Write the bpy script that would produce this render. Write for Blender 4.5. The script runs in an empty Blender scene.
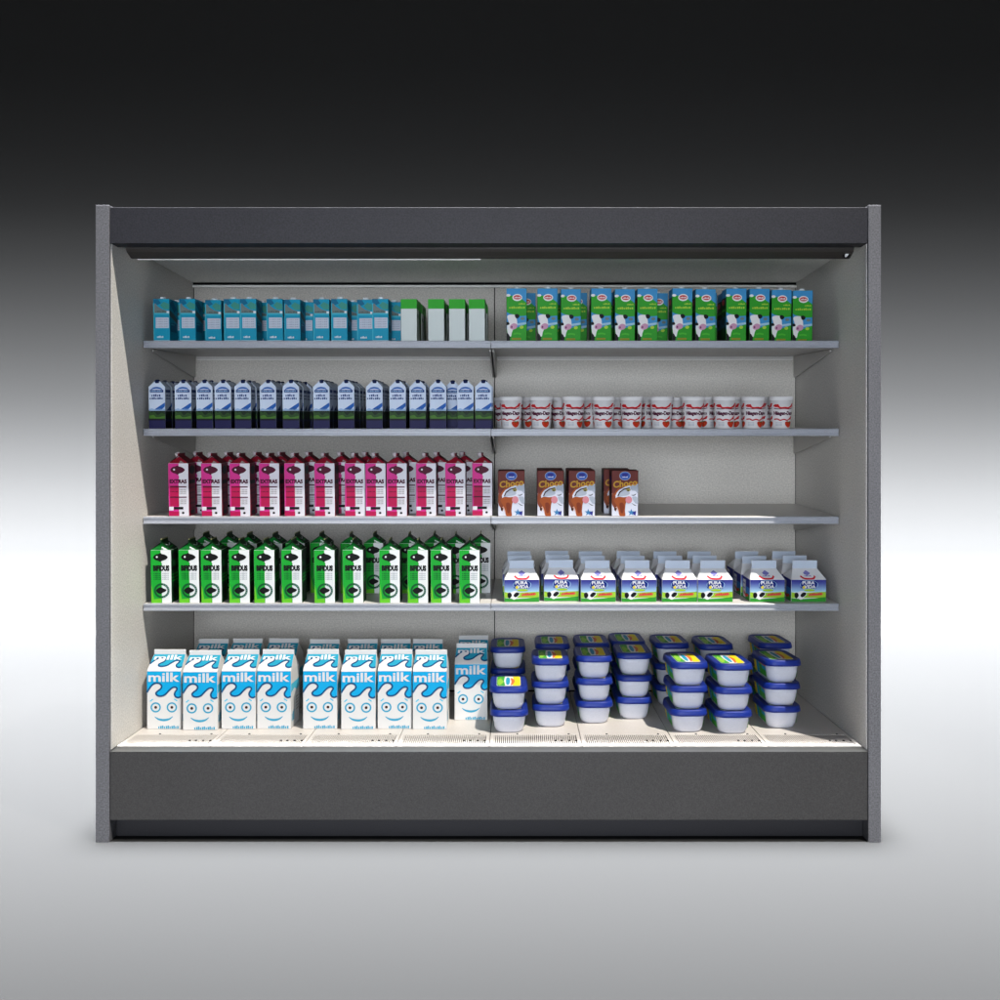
import bpy, bmesh, math, random
from mathutils import Vector, Matrix
random.seed(7)
scene = bpy.context.scene
COL = scene.collection
PI = math.pi
rad = math.radians

# ------------------------------------------------------------------ camera frame
K, D, VX, VY, CZ = 0.00318, 3.0, 517.0, 465.0, 1.2      # metres per pixel at the case front, camera distance
def S(depth): return D / (D + depth)
def XX(px, depth): return (px - VX) * K / S(depth)
def ZZ(py, depth): return CZ - (py - VY) * K / S(depth)

# ------------------------------------------------------------------ materials
def lin(c):
    return tuple((v / 255 / 12.92) if v / 255 <= 0.04045 else ((v / 255 + 0.055) / 1.055) ** 2.4 for v in c)
MATS = {}
def mat(name, rgb, rough=0.45, spec=0.4, metal=0.0, speck=0.0, speck_scale=260.0, bump=0.0, coat=0.0):
    if name in MATS: return MATS[name]
    m = bpy.data.materials.new(name); m.use_nodes = True
    nt = m.node_tree; b = nt.nodes['Principled BSDF']
    c = lin(rgb)
    b.inputs['Base Color'].default_value = (*c, 1)
    b.inputs['Roughness'].default_value = rough
    b.inputs['Specular IOR Level'].default_value = spec
    b.inputs['Metallic'].default_value = metal
    b.inputs['Coat Weight'].default_value = coat
    b.inputs['Coat Roughness'].default_value = 0.25
    tc = nt.nodes.new('ShaderNodeTexCoord')
    if speck > 0:
        n = nt.nodes.new('ShaderNodeTexNoise'); n.inputs['Scale'].default_value = speck_scale
        n.inputs['Detail'].default_value = 2.0
        r = nt.nodes.new('ShaderNodeMapRange')
        r.inputs['From Min'].default_value = 0.3; r.inputs['From Max'].default_value = 0.7
        r.inputs['To Min'].default_value = 1 - speck; r.inputs['To Max'].default_value = 1 + speck
        n2 = nt.nodes.new('ShaderNodeTexNoise'); n2.inputs['Scale'].default_value = 3.0
        r2 = nt.nodes.new('ShaderNodeMapRange')
        r2.inputs['To Min'].default_value = 1 - speck * 0.5; r2.inputs['To Max'].default_value = 1 + speck * 0.5
        mu = nt.nodes.new('ShaderNodeMath'); mu.operation = 'MULTIPLY'
        mx = nt.nodes.new('ShaderNodeVectorMath'); mx.operation = 'SCALE'
        mx.inputs[0].default_value = c
        L = nt.links.new
        L(tc.outputs['Object'], n.inputs['Vector']); L(tc.outputs['Object'], n2.inputs['Vector'])
        L(n.outputs['Fac'], r.inputs['Value']); L(n2.outputs['Fac'], r2.inputs['Value'])
        L(r.outputs[0], mu.inputs[0]); L(r2.outputs[0], mu.inputs[1])
        L(mu.outputs[0], mx.inputs['Scale']); L(mx.outputs['Vector'], b.inputs['Base Color'])
        if bump > 0:
            bp = nt.nodes.new('ShaderNodeBump'); bp.inputs['Strength'].default_value = bump
            bp.inputs['Distance'].default_value = 0.001
            L(n.outputs['Fac'], bp.inputs['Height']); L(bp.outputs['Normal'], b.inputs['Normal'])
    MATS[name] = m
    return m

M_head   = mat('header_paint', (30, 30, 36), 0.5, 0.3, speck=0.42, speck_scale=200, bump=0.15)
M_base   = mat('base_paint', (54, 53, 53), 0.5, 0.3, speck=0.24, speck_scale=240, bump=0.15)
M_side   = mat('side_panel_paint', (90, 90, 94), 0.5, 0.3, speck=0.34, speck_scale=200, bump=0.15)
M_inner  = mat('liner_enamel', (200, 197, 192), 0.45, 0.35, speck=0.2, speck_scale=190, bump=0.1)
M_ceil   = mat('ceiling_enamel', (244, 242, 236), 0.5, 0.3, speck=0.14, speck_scale=190)
M_back   = mat('back_enamel', (192, 187, 178), 0.5, 0.3, speck=0.18, speck_scale=190, bump=0.1)
M_lip    = mat('lip_plastic', (50, 46, 43), 0.5, 0.3, speck=0.12)
M_kick   = mat('kick_plate_plastic', (48, 47, 50), 0.5, 0.3, speck=0.10)
M_dark   = mat('dark_gap', (10, 10, 11), 0.8, 0.1)
M_ledge  = mat('ledge_steel', (31, 31, 30), 0.38, 0.5, speck=0.06)
M_deck   = mat('deck_enamel', (196, 190, 184), 0.4, 0.4, speck=0.06)
M_shelf  = mat('shelf_enamel', (205, 202, 198), 0.4, 0.4, speck=0.06)
M_rail   = mat('rail_aluminium', (154, 157, 165), 0.35, 0.5, speck=0.06)
M_bracket = mat('bracket_steel', (190, 187, 182), 0.45, 0.4, speck=0.08)
M_whitep = mat('white_plastic', (235, 235, 232), 0.35, 0.5)
M_trim   = mat('white_trim', (225, 223, 218), 0.4, 0.4)

def ink(name, rgb, rough=0.5): return mat(name, tuple(v * 0.94 for v in rgb), rough, 0.14)

# ------------------------------------------------------------------ mesh builder
class MB:
    def __init__(self): self.bm = bmesh.new(); self.mats = []
    def mi(self, m):
        if m not in self.mats: self.mats.append(m)
        return self.mats.index(m)
    def poly(self, pts, m, smooth=False):
        vs = [self.bm.verts.new(p) for p in pts]
        f = self.bm.faces.new(vs); f.material_index = self.mi(m); f.smooth = smooth
        return f
    def box(self, x0, x1, y0, y1, z0, z1, m, bev=0.0, seg=2):
        b = self.bm
        v = [b.verts.new(p) for p in ((x0,y0,z0),(x1,y0,z0),(x1,y1,z0),(x0,y1,z0),(x0,y0,z1),(x1,y0,z1),(x1,y1,z1),(x0,y1,z1))]
        i = self.mi(m); fs = []
        for q in ((0,3,2,1),(4,5,6,7),(0,1,5,4),(1,2,6,5),(2,3,7,6),(3,0,4,7)):
            f = b.faces.new([v[k] for k in q]); f.material_index = i; fs.append(f)
        if bev > 0:
            es = list({e for f in fs for e in f.edges})
            bmesh.ops.bevel(b, geom=es, offset=bev, segments=seg, affect='EDGES', profile=0.6)
    def extrude_x(self, prof, x0, x1, m):
        """prof: list of (y,z) counter-clockwise seen from +X"""
        a = [self.bm.verts.new((x0, y, z)) for y, z in prof]; c = [self.bm.verts.new((x1, y, z)) for y, z in prof]
        i = self.mi(m); n = len(prof)
        fs = [self.bm.faces.new(c), self.bm.faces.new(a[::-1])]
        for k in range(n): fs.append(self.bm.faces.new((a[k], a[(k+1) % n], c[(k+1) % n], c[k])))
        for f in fs: f.material_index = i
        bmesh.ops.recalc_face_normals(self.bm, faces=fs)
    def loft(self, rings, m, cap0=True, cap1=True, smooth=True):
        i = self.mi(m); R = [[self.bm.verts.new(p) for p in r] for r in rings]; n = len(rings[0]); fs = []
        for a, c in zip(R, R[1:]):
            for k in range(n):
                f = self.bm.faces.new((a[k], a[(k+1) % n], c[(k+1) % n], c[k])); f.smooth = smooth; f.material_index = i; fs.append(f)
        if cap0: f = self.bm.faces.new(R[0][::-1]); f.material_index = i; fs.append(f)
        if cap1: f = self.bm.faces.new(R[-1]); f.material_index = i; fs.append(f)
        bmesh.ops.recalc_face_normals(self.bm, faces=fs)
    def cyl(self, c, axis, r0, r1, h, m, n=20, bev=0.0):
        ax = Vector(axis).normalized(); t = ax.orthogonal().normalized(); s = ax.cross(t); c = Vector(c)
        prof = [(r0, 0), (r1, h)] if not bev else [(r0, 0), (r1, h - bev), (r1 - bev, h)]
        self.loft([[c + ax * z + (t * math.cos(2*PI*k/n) + s * math.sin(2*PI*k/n)) * r for k in range(n)] for r, z in prof], m)
    def build(self, name, parent=None):
        me = bpy.data.meshes.new(name); self.bm.normal_update(); self.bm.to_mesh(me); self.bm.free()
        for m in self.mats: me.materials.append(m)
        o = bpy.data.objects.new(name, me); COL.objects.link(o)
        if parent: o.parent = parent
        return o

def empty(name, loc, rot=(0, 0, 0)):
    o = bpy.data.objects.new(name, None); o.empty_display_size = 0.05
    o.location = loc; o.rotation_euler = rot; COL.objects.link(o)
    return o
def tag(o, label, cat, group=None):
    o['label'] = label; o['category'] = cat
    if group: o['group'] = group
def kids(o): return [c for c in o.children]
def copy_thing(o, loc, rot):
    c = o.copy(); COL.objects.link(c); c.location = loc; c.rotation_euler = rot
    for ch in kids(o):
        d = ch.copy(); COL.objects.link(d); d.parent = c
        for g in kids(ch):
            e = g.copy(); COL.objects.link(e); e.parent = d
    return c

# ------------------------------------------------------------------ printed artwork (thin raised print on a face)
LAY = 0.00035
def catmull(pts, n=6, closed=False):
    out = []; N = len(pts)
    rng = range(N) if closed else range(N - 1)
    for i in rng:
        p = [pts[(i + k) % N] if closed else pts[min(max(i + k, 0), N - 1)] for k in (-1, 0, 1, 2)]
        for j in range(n):
            t = j / n
            out.append(tuple(0.5 * (2*p[1][a] + (p[2][a]-p[0][a])*t + (2*p[0][a]-5*p[1][a]+4*p[2][a]-p[3][a])*t*t
                                    + (3*p[1][a]-p[0][a]-3*p[2][a]+p[3][a])*t**3) for a in (0, 1)))
    if not closed: out.append(pts[-1])
    return out
def ell(cx, cy, rx, ry, n=22, a0=0.0, a1=2*PI):
    return [(cx + rx*math.cos(a0 + (a1-a0)*k/n), cy + ry*math.sin(a0 + (a1-a0)*k/n)) for k in range(n if abs(a1-a0-2*PI) < 1e-6 else n + 1)]
_txt = {}
def text_mesh(s, bold=0.0):
    key = (s, bold)
    if key in _txt: return _txt[key]
    cu = bpy.data.curves.new('lettering', 'FONT'); cu.body = s; cu.offset = bold; cu.fill_mode = 'FRONT'; cu.resolution_u = 3
    ob = bpy.data.objects.new('lettering', cu); COL.objects.link(ob)
    bpy.context.view_layer.update()
    dg = bpy.context.evaluated_depsgraph_get(); ev = ob.evaluated_get(dg); me = ev.to_mesh()
    vs = [(v.co.x, v.co.y) for v in me.vertices]; fs = [tuple(p.vertices) for p in me.polygons]
    ev.to_mesh_clear(); bpy.data.objects.remove(ob); bpy.data.curves.remove(cu)
    x0 = min(v[0] for v in vs); x1 = max(v[0] for v in vs); y0 = min(v[1] for v in vs); y1 = max(v[1] for v in vs)
    vs = [((x-x0)/(x1-x0), (y-y0)/(y1-y0)) for x, y in vs]
    _txt[key] = (vs, fs); return _txt[key]

class Art:
    """draws in picture coordinates (x right, y down) of a box x0..x1, y0..y1 laid on a face by P(u, v, offset), u,v in 0..1"""
    def __init__(self, mb, P, box): self.mb, self.P, self.b = mb, P, box
    def pt(self, x, y, l):
        x0, y0, x1, y1 = self.b
        return self.P((x - x0) / (x1 - x0), 1 - (y - y0) / (y1 - y0), l * LAY)
    def poly(self, pts, m, l=1):
        a = sum(p[0]*q[1] - q[0]*p[1] for p, q in zip(pts, pts[1:] + pts[:1]))
        if a > 0: pts = pts[::-1]
        self.mb.poly([self.pt(x, y, l) for x, y in pts], m)
    def blob(self, pts, m, l=1, n=4):
        """filled shape laid on a curved face: rings shrinking to the middle"""
        cx = sum(p[0] for p in pts)/len(pts); cy = sum(p[1] for p in pts)/len(pts)
        R = [[(cx + (x-cx)*k/n, cy + (y-cy)*k/n) for x, y in pts] for k in range(n, 0, -1)]
        N = len(pts)
        for a, b in zip(R, R[1:]):
            for k in range(N): self.poly([a[k], a[(k+1) % N], b[(k+1) % N], b[k]], m, l)
        self.poly(R[-1], m, l)
    def rect(self, x0, y0, x1, y1, m, l=1): self.poly([(x0,y0),(x1,y0),(x1,y1),(x0,y1)], m, l)
    def oval(self, cx, cy, rx, ry, m, l=1, n=22): self.poly(ell(cx, cy, rx, ry, n), m, l)
    def ring(self, cx, cy, rx, ry, w, m, l=1, n=26):
        o = ell(cx, cy, rx, ry, n); i = ell(cx, cy, rx - w, ry - w, n)
        for k in range(n): self.poly([o[k], o[(k+1) % n], i[(k+1) % n], i[k]], m, l)
    def line(self, pts, w, m, l=1, taper=False):
        L, R = [], []
        for i, p in enumerate(pts):
            a = pts[max(i-1, 0)]; b = pts[min(i+1, len(pts)-1)]
            dx, dy = b[0]-a[0], b[1]-a[1]; n = math.hypot(dx, dy) or 1
            ww = w/2 * (math.sin(PI*(0.06 + 0.88*i/(len(pts)-1))) if taper else 1)
            L.append((p[0]-dy/n*ww, p[1]+dx/n*ww)); R.append((p[0]+dy/n*ww, p[1]-dx/n*ww))
        for i in range(len(pts)-1): self.poly([L[i], L[i+1], R[i+1], R[i]], m, l)
    def text(self, s, x0, y0, x1, y1, m, l=2, bold=0.02, skew=0.0):
        vs, fs = text_mesh(s, bold)
        V = [self.mb.bm.verts.new(self.pt(x0 + u*(x1-x0), y1 - v*(y1-y0) + skew*u, l)) for u, v in vs]
        i = self.mb.mi(m)
        for f in fs:
            try:
                q = self.mb.bm.faces.new([V[k] for k in f]); q.material_index = i
            except ValueError: pass
    def scribble(self, x0, y0, x1, y1, m, l=2, n=7):
        """small print too fine to read: a row of short dashes"""
        w = (x1 - x0) / n
        for k in range(n):
            h = (y1 - y0) * (0.7 + 0.3 * ((k * 7) % 3) / 2)
            self.rect(x0 + k*w, y1 - h, x0 + k*w + w*(0.62 + 0.2*((k*5) % 3)/2), y1, m, l)

def front(w, d, h, z0=0.0):
    return lambda u, v, o: ((u-0.5)*w, -d/2 - o, z0 + v*h)
def right(w, d, h, z0=0.0):
    return lambda u, v, o: (w/2 + o, (u-0.5)*d, z0 + v*h)
def left(w, d, h, z0=0.0):
    return lambda u, v, o: (-w/2 - o, (0.5-u)*d, z0 + v*h)

# ------------------------------------------------------------------ the display case
XL0, XL1, XR1, XR0 = -1.340, -1.297, 1.118, 1.1575
ZT = 2.0268
YB = 0.774
XM = XX(491, 0.261)
case = empty('refrigerated_display_case', ((XL0+XR0)/2, 0.4, 0))
tag(case, 'wide grey open fronted refrigerated display case filled with cartons and tubs', 'display fridge')
OFF = Vector(case.location)
def cpart(mb, name, parent=None):
    o = mb.build(name, parent or case)
    if parent is None: o.location = -OFF
    return o
for x0, x1, inner in ((XL0, XL1, 1), (XR1, XR0, -1)):
    mb = MB(); mb.box(x0, x1, 0.0, 0.90, 0.0, ZT, M_side, 0.001)
    p = cpart(mb, 'side_panel')
    mb = MB()
    if inner > 0: mb.box(x1 + 0.0005, x1 + 0.0025, 0.012, YB, 0.292, 1.94, M_inner)
    else: mb.box(x0 - 0.0025, x0 - 0.0005, 0.012, YB, 0.292, 1.94, M_inner)
    mb.build('liner', p)
mb = MB(); mb.box(XL1 + .001, XR1 - .001, 0.004, 0.06, 1.906, 2.0205, M_head, 0.001)
mb.box(XL1 + .001, XR1 - .001, 0.0605, 0.90, 1.975, 2.0195, M_head)
cpart(mb, 'canopy')
mb = MB()
mb.extrude_x([(0.061, 1.9065), (0.061, 1.900), (0.066, 1.893), (0.100, 1.8795), (0.112, 1.8795), (0.112, 1.930), (0.061, 1.930)], XL1 + .028, XR1 - .024, M_lip)
lip = cpart(mb, 'canopy_lip')
mb = MB(); mb.box(XL1 + .045, XM - .03, 0.1125, 0.1155, 1.8765, 1.884, M_trim); mb.build('lit_edge_trim', lip)  # pale strip put in as the lit edge under the lip, no lamp
mb = MB()
sx, sy, sz = XX(846.5, 0.083), 0.080, ZZ(254, 0.083)
mb.cyl((sx, sy + .004, sz), (0, -0.9, -0.5), .0125, .0125, .004, M_dark, 18)
mb.loft([[(sx + .0055*math.cos(a) + .003*math.sin(a), sy + dy_ - .003*math.sin(a), sz + .0105*math.sin(a)) for a in [2*PI*k/16 for k in range(16)]] for dy_ in (.002, -.004)], M_whitep)
mb.build('switch', lip)
mb = MB(); mb.box(XL1 + .001, XR1 - .001, 0.113, YB - .004, 1.928, 1.94, M_ceil)
ceil_ = cpart(mb, 'ceiling_panel')
mb = MB(); mb.box(XL1 + .005, XR1 - .005, YB - .022, YB - .0155, 1.9065, 1.916, M_trim, .001)
mb.box(XL1 + .005, XR1 - .005, YB - .0125, YB - .0045, 1.917, 1.9275, M_dark); mb.build('air_outlet_trim', ceil_)
for a, b in ((XL1 + .005, XM - .002), (XM + .002, XR1 - .005)):
    mb = MB(); mb.box(a, b, YB, YB + .02, 0.30, 1.927, M_back)
    bk = cpart(mb, 'back_panel')
    mb = MB()
    for zf in (1.629, 1.324, 1.020, 0.7195):
        zb = zf + 0.004
        for k in range(3):
            cx = a + (b - a) * (0.16 + 0.34 * k)
            mb.cyl((cx, YB - .0002, zb - .008), (0, -1, 0), .004, .0035, .002, M_dark, 10)
    mb.build('rivets', bk)
mb = MB(); mb.box(XL1 + .001, XR1 - .001, YB + .021, YB + .10, 0.02, 1.97, M_dark); cpart(mb, 'rear_housing')
# base
mb = MB(); mb.box(XL1 + .001, XR1 - .001, 0.003, 0.035, 0.068, 0.2865, M_base, 0.003); cpart(mb, 'front_panel')
mb = MB(); mb.extrude_x([(0.003, 0.2872), (0.045, 0.2905), (0.045, 0.282), (0.003, 0.2868)], XL1 + .001, XR1 - .001, M_ledge)
mb.box(XL1 + .001, XR1 - .001, 0.0355, 0.050, 0.240, 0.281, M_ledge)
cpart(mb, 'ledge')
mb = MB(); mb.box(XL1 + .001, XR1 - .001, 0.050, 0.10, 0.0, 0.0595, M_kick, 0.002)
mb.box(XL1 + .001, XR1 - .001, 0.036, 0.099, 0.0605, 0.0665, M_dark)
cpart(mb, 'kick_plate')
mb = MB(); mb.box(XL1 + .001, XR1 - .001, 0.101, YB + .02, 0.03, 0.2600, M_dark); cpart(mb, 'tank')
# deck plates with slotted grilles
NP = 8
PX = [XL1 + .004 + (XM - XL1 - .004) * k / 4 for k in range(4)] + [XM + (XR1 - .004 - XM) * k / 4 for k in range(5)]
DZ = 0.2935
for k in range(NP):
    a, b = PX[k] + .0012, PX[k+1] - .0012
    mb = MB(); g0, g1 = 0.068, 0.172
    mb.box(a, b, g1, YB - .001, DZ - .008, DZ, M_deck, .0008)
    mb.box(a, b, 0.046, g0, DZ - .008, DZ, M_deck, .0008)
    mb.box(a, a + .012, g0 + .0003, g1 - .0003, DZ - .008, DZ - .0003, M_deck)
    mb.box(b - .012, b, g0 + .0003, g1 - .0003, DZ - .008, DZ - .0003, M_deck)
    pl = cpart(mb, 'deck_plate')
    mb = MB(); n = 42; w = (b - a - .026) / n
    for i in range(n):
        x = a + .013 + i * w
        mb.box(x, x + w * 0.56, g0 + .0005, g1 - .0005, DZ - .006, DZ - .0006, M_deck)
    mb.build('grille', pl)
    mb = MB()
    for t in (0.72, 0.79, 0.87, 0.95):
        mb.cyl((a + (b-a)*t, g0 + .035, DZ - .0004), (0, 0, 1), .0042, .0036, .002, M_dark, 10)
    for t in (0.3, 0.88):
        mb.cyl((a + (b-a)*t, g1 + .006, DZ), (0, 0, 1), .004, .003, .002, M_ledge, 10)
    mb.build('screws', pl)
# shelves
TILT = 0.0487
SHELF = [ZZ(341, .261), ZZ(429, .261), ZZ(517, .261), ZZ(604, .261)]
SY = 0.261
def sz(i, depth): return SHELF[i] + TILT * (depth - SY)
ANG = math.atan(TILT)
for i in range(4):
    zf = SHELF[i]
    for a, b in ((XL1 + .006, XM - .0012), (XM + .0012, XR1 - .006)):
        mb = MB(); y0, y1 = SY + .004, YB - .003
        f = lambda y: zf + TILT * (y - SY)
        mb.extrude_x([(y0, f(y0)), (y0, f(y0) - .020), (y0 + .02, f(y0) - .022), (y1 - .02, f(y1) - .018), (y1, f(y1) - .018), (y1, f(y1))], a, b, M_shelf)
        sh = cpart(mb, 'shelf')
        mb = MB()
        mb.extrude_x([(SY + .0035, zf + .0015), (SY + .001, zf + .0012), (SY - .001, zf - .001), (SY - .001, zf - .005), (SY + .0015, zf - .007),
                      (SY + .0015, zf - .0175), (SY - .0015, zf - .019), (SY - .0015, zf - .023), (SY + .0035, zf - .0245)][::-1], a, b, M_rail)
        mb.build('price_rail', sh)
        mb = MB(); zb = f(YB) - .0185
        mb.box(a + .012, b - .012, YB - .008, YB - .0008, zb - .014, zb - .0012, M_bracket, .001); mb.box(a + .012, b - .012, YB - .011, YB - .0083, zb - .016, zb - .013, M_trim)
        mb.build('hanger_rail', sh)
        for bx in (a + .002, b - .0065):
            mb = MB(); ya = 0.335
            mb.extrude_x([(ya, f(ya) - .0245), (ya, f(ya) - .032), (y1 - .01, f(y1) - .105), (y1, f(y1) - .100), (y1, f(y1) - .0185), (y1 - .02, f(y1) - .0190)], bx, bx + .0045, M_bracket)
            mb.build('bracket', sh)

ORD = ['first', 'second', 'third', 'fourth', 'fifth', 'sixth', 'seventh', 'eighth', 'ninth', 'tenth', 'eleventh', 'twelfth', 'thirteenth', 'fourteenth', 'fifteenth']
# ------------------------------------------------------------------ product builders (root at the base centre, front towards -Y)
def gable(mb, w, d, hb, hr, hf, wf, m_roof, m_fin, t=0.0022, ends=None):
    """gable-top roof with the ridge along X"""
    for s in (-1, 1):
        mb.poly([(-w/2, s*d/2, hb), (w/2, s*d/2, hb), (wf/2, s*t, hr), (-wf/2, s*t, hr)][::(-1 if s > 0 else 1)], m_roof)
        mb.poly([(s*w/2, -d/2, hb), (s*w/2, d/2, hb), (s*wf/2, t, hr), (s*wf/2, -t, hr)][::(1 if s > 0 else -1)], ends or m_roof)
    mb.box(-wf/2, wf/2, -t, t, hr, hf, m_fin, 0.0006, 1)

WAVE = [(65,472),(85,440),(110,408),(140,394),(168,398),(186,418),(178,442),(155,460),(140,478),(150,497),(180,503),(215,490),(245,458),(275,432),(302,428),(312,444),(298,468),(292,488),(302,508),(324,516),(345,506)]
def make_milk():
    w, d, hb, hr, hf = .1167, .1167, .200, .246, .262
    W = ink('milk_white', (224, 223, 221)); B = ink('milk_blue', (4, 166, 222)); DK = ink('milk_outline', (20, 78, 122)); T = ink('milk_teal', (62, 162, 198)); P = ink('milk_pupil', (60, 30, 24))
    LB = ink('milk_pale_blue', (80, 196, 226)); G = ink('milk_grey_print', (150, 140, 120))
    root = empty('milk_carton', (0, 0, 0))
    mb = MB(); mb.box(-w/2, w/2, -d/2, d/2, 0, hb, W, .0015)
    A = Art(mb, front(w, d, hb), (65, 290, 345, 780))
    wv = catmull(WAVE, 5)
    A.poly([(66, 296)] + wv + [(344, 296)], B, 1)
    A.line(wv, 14, DK, 2)
    A.text('milk', 76, 304, 334, 382, W, 3, 0.025)
    for cx in (137, 270):
        A.ring(cx, 598, 43, 43, 13, T, 1); A.oval(cx, 598, 12, 12, P, 1)
    A.line([(90, 548), (114, 528)], 10, LB, 1); A.line([(288, 526), (314, 544)], 10, LB, 1)
    A.line(catmull([(128, 676), (160, 697), (205, 705), (248, 696), (278, 674)], 6), 19, T, 1, True)
    A.scribble(158, 750, 328, 776, T, 1, 11)
    R = Art(mb, right(w, d, hb), (0, 0, 100, 170))
    R.poly([(2, 40), (98, 40), (98, 62), (70, 70), (40, 58), (2, 66)], LB, 1)
    for k in range(5): R.scribble(55, 88 + k*9, 92, 92 + k*9, G, 1, 5)
    R.scribble(10, 120, 40, 150, T, 1, 3)
    mb.build('body', root)
    mb = MB(); gable(mb, w, d, hb, hr, hf, .110, W, W)
    n = Vector((0, -(hr - hb), (d/2))).normalized()
    def RP(u, v, o):
        hw = w/2 + (.055 - w/2) * v
        return ((u-.5)*2*hw, -d/2 + (d/2 - .0022)*v + n.y*o, hb + (hr-hb)*v + n.z*o)
    A = Art(mb, RP, (65, 160, 345, 290))
    wr = [(x, 190 + (y-394)*0.62) for x, y in wv]
    A.poly([(67, 162)] + wr + [(343, 162)], ink('milk_roof_teal', (36, 152, 182)), 1)
    A.line(wr, 12, DK, 2)
    A.text('milk', 82, 168, 328, 206, W, 3, 0.025)
    mb.build('gable_top', root)
    return root

def make_small():
    w, d, hb, hr, hf = .1223, .100, .0786, .110, .1386
    W = ink('small_white', (238, 238, 240)); NV = ink('small_navy', (44, 48, 140)); SK = ink('small_sky', (58, 128, 200)); LS = ink('small_light_sky', (170, 212, 232))
    LG = ink('small_lime', (160, 204, 50)); GR = ink('small_green', (50, 150, 48)); RD = ink('small_red', (214, 44, 60)); OR = ink('small_orange', (214, 104, 66)); BK = ink('small_black', (14, 14, 16)); VI = ink('small_violet', (128, 126, 196)); DB = ink('small_deep_blue', (20, 46, 130))
    root = empty('small_milk_carton', (0, 0, 0))
    mb = MB(); mb.box(-w/2, w/2, -d/2, d/2, 0, hb, W, .0015)
    A = Art(mb, front(w, d, hb), (45, 440, 435, 697))
    [A.rect(47, 444 + 140*q/9, 433, 444 + 140*(q+1)/9, ink('small_sky_%s' % ORD[q], tuple(a + (b-a)*q/8 for a, b in zip((46, 46, 138), (168, 212, 236)))), 1) for q in range(9)]
    A.poly([(47, 584), (130, 600), (230, 592), (433, 578), (433, 650), (47, 650)], LG, 1)
    A.poly([(47, 652), (160, 664), (300, 656), (433, 640), (433, 695), (47, 695)], GR, 2)
    A.poly([(150, 452), (322, 452), (338, 470), (322, 545), (150, 540)], DB, 2)
    A.ring(245, 500, 100, 56, 5, LS, 2)
    A.text('PURA', 168, 458, 306, 496, W, 3, 0.03); A.text('VIDA', 188, 503, 318, 541, W, 3, 0.03)
    A.poly(ell(248, 562, 62, 14), LG, 3); A.poly(ell(185, 530, 16, 18), ink('small_yellow', (226, 206, 60)), 3)
    A.poly(catmull([(84,600),(120,584),(165,570),(205,586),(218,612),(190,640),(168,668),(140,668),(118,648),(92,636)], 4, True), W, 3)
    A.poly(catmull([(82,600),(104,588),(122,600),(128,628),(104,656),(84,640)], 4, True), BK, 4)
    A.poly(catmull([(148,618),(176,588),(208,592),(210,612),(180,640),(158,640)], 4, True), BK, 4)
    A.poly([(236, 610), (390, 590), (402, 612), (380, 622), (236, 630)], OR, 3); A.scribble(250, 594, 385, 612, RD, 4, 6)
    for P in (left(w, d, hb), right(w, d, hb)):
        L = Art(mb, P, (0, 0, 100, 60)); L.rect(1, 1, 99, 24, NV, 1); L.rect(1, 24, 99, 42, SK, 1); L.rect(1, 42, 99, 59, GR, 1)
        L.rect(8, 8, 44, 56, W, 2); L.scribble(10, 14, 40, 20, VI, 3, 5); L.scribble(10, 28, 40, 33, VI, 3, 5); L.line([(20, 40), (48, 50), (80, 44)], 7, RD, 3)
    mb.build('body', root)
    mb = MB(); gable(mb, w, d, hb, hr, hf, .0876, W, ink('small_fin', (200, 212, 228)))
    n = Vector((0, -(hr - hb), (d/2))).normalized()
    def RP(u, v, o):
        hw = w/2 + (.0438 - w/2) * v
        return ((u-.5)*2*hw, -d/2 + (d/2 - .0022)*v + n.y*o, hb + (hr-hb)*v + n.z*o)
    A = Art(mb, RP, (45, 320, 435, 440))
    A.line(catmull([(150, 402), (190, 428), (245, 434), (300, 428), (330, 400)], 6), 18, RD, 1)
    A.oval(240, 372, 42, 20, VI, 1); A.poly([(190, 372), (240, 340), (290, 372)], VI, 2); A.scribble(200, 392, 285, 408, VI, 1, 5)
    mb.build('gable_top', root)
    return root

def make_end_gable(name, w, d, hb, hr, front_art, m_left, m_right, m_body, m_end, m_roof, cap):
    """carton seen gable end on: ridge along Y, folded triangular end facing front"""
    root = empty(name, (0, 0, 0))
    mb = MB(); mb.box(-w/2, w/2, -d/2, d/2, 0, hb, m_body, .0012)
    front_art(mb)
    mb.build('body', root)
    mb = MB(); t = .0018; ins = .012
    for s in (-1, 1):
        mb.poly([(s*w/2, -d/2, hb), (s*w/2, d/2, hb), (s*t, d/2 - .003, hr), (s*t, -d/2 + .003, hr)][::s], m_roof)
        y = s*d/2
        mb.poly([(-w/2, y, hb), (w/2, y, hb), (0, y - s*ins, hr - .003)][::-s], m_end)
    if cap == 'slim':
        mb.box(-t, t, -d/2 + .003, d/2 - .003, hr - .002, hr + .009, m_roof, .0005, 1)
    else:
        mb.box(-t, t, -d/2 + .003, d/2 - .003, hr - .002, hr + .004, m_roof, .0005, 1)
    return root, mb

def fish(A, cx, cy, rx, ry, m, eye, l=2):
    A.poly(catmull([(cx-rx, cy), (cx-rx*.72, cy-ry*.62), (cx-rx*.25, cy-ry*.85), (cx-rx*.05, cy-ry*1.05), (cx+rx*.15, cy-ry*.85), (cx+rx*.66, cy-ry*.58), (cx+rx, cy),
                    (cx+rx*.66, cy+ry*.58), (cx+rx*.2, cy+ry*.85), (cx, cy+ry*1.1), (cx-rx*.3, cy+ry*.85), (cx-rx*.72, cy+ry*.62)], 4, True), m, l)
    A.oval(cx-rx*.48, cy-ry*.08, rx*.13, rx*.13, eye, l+1, 12)
    A.scribble(cx-rx*.15, cy-ry*.1, cx+rx*.45, cy+ry*.1, eye, l+1, 5) if False else None

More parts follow.
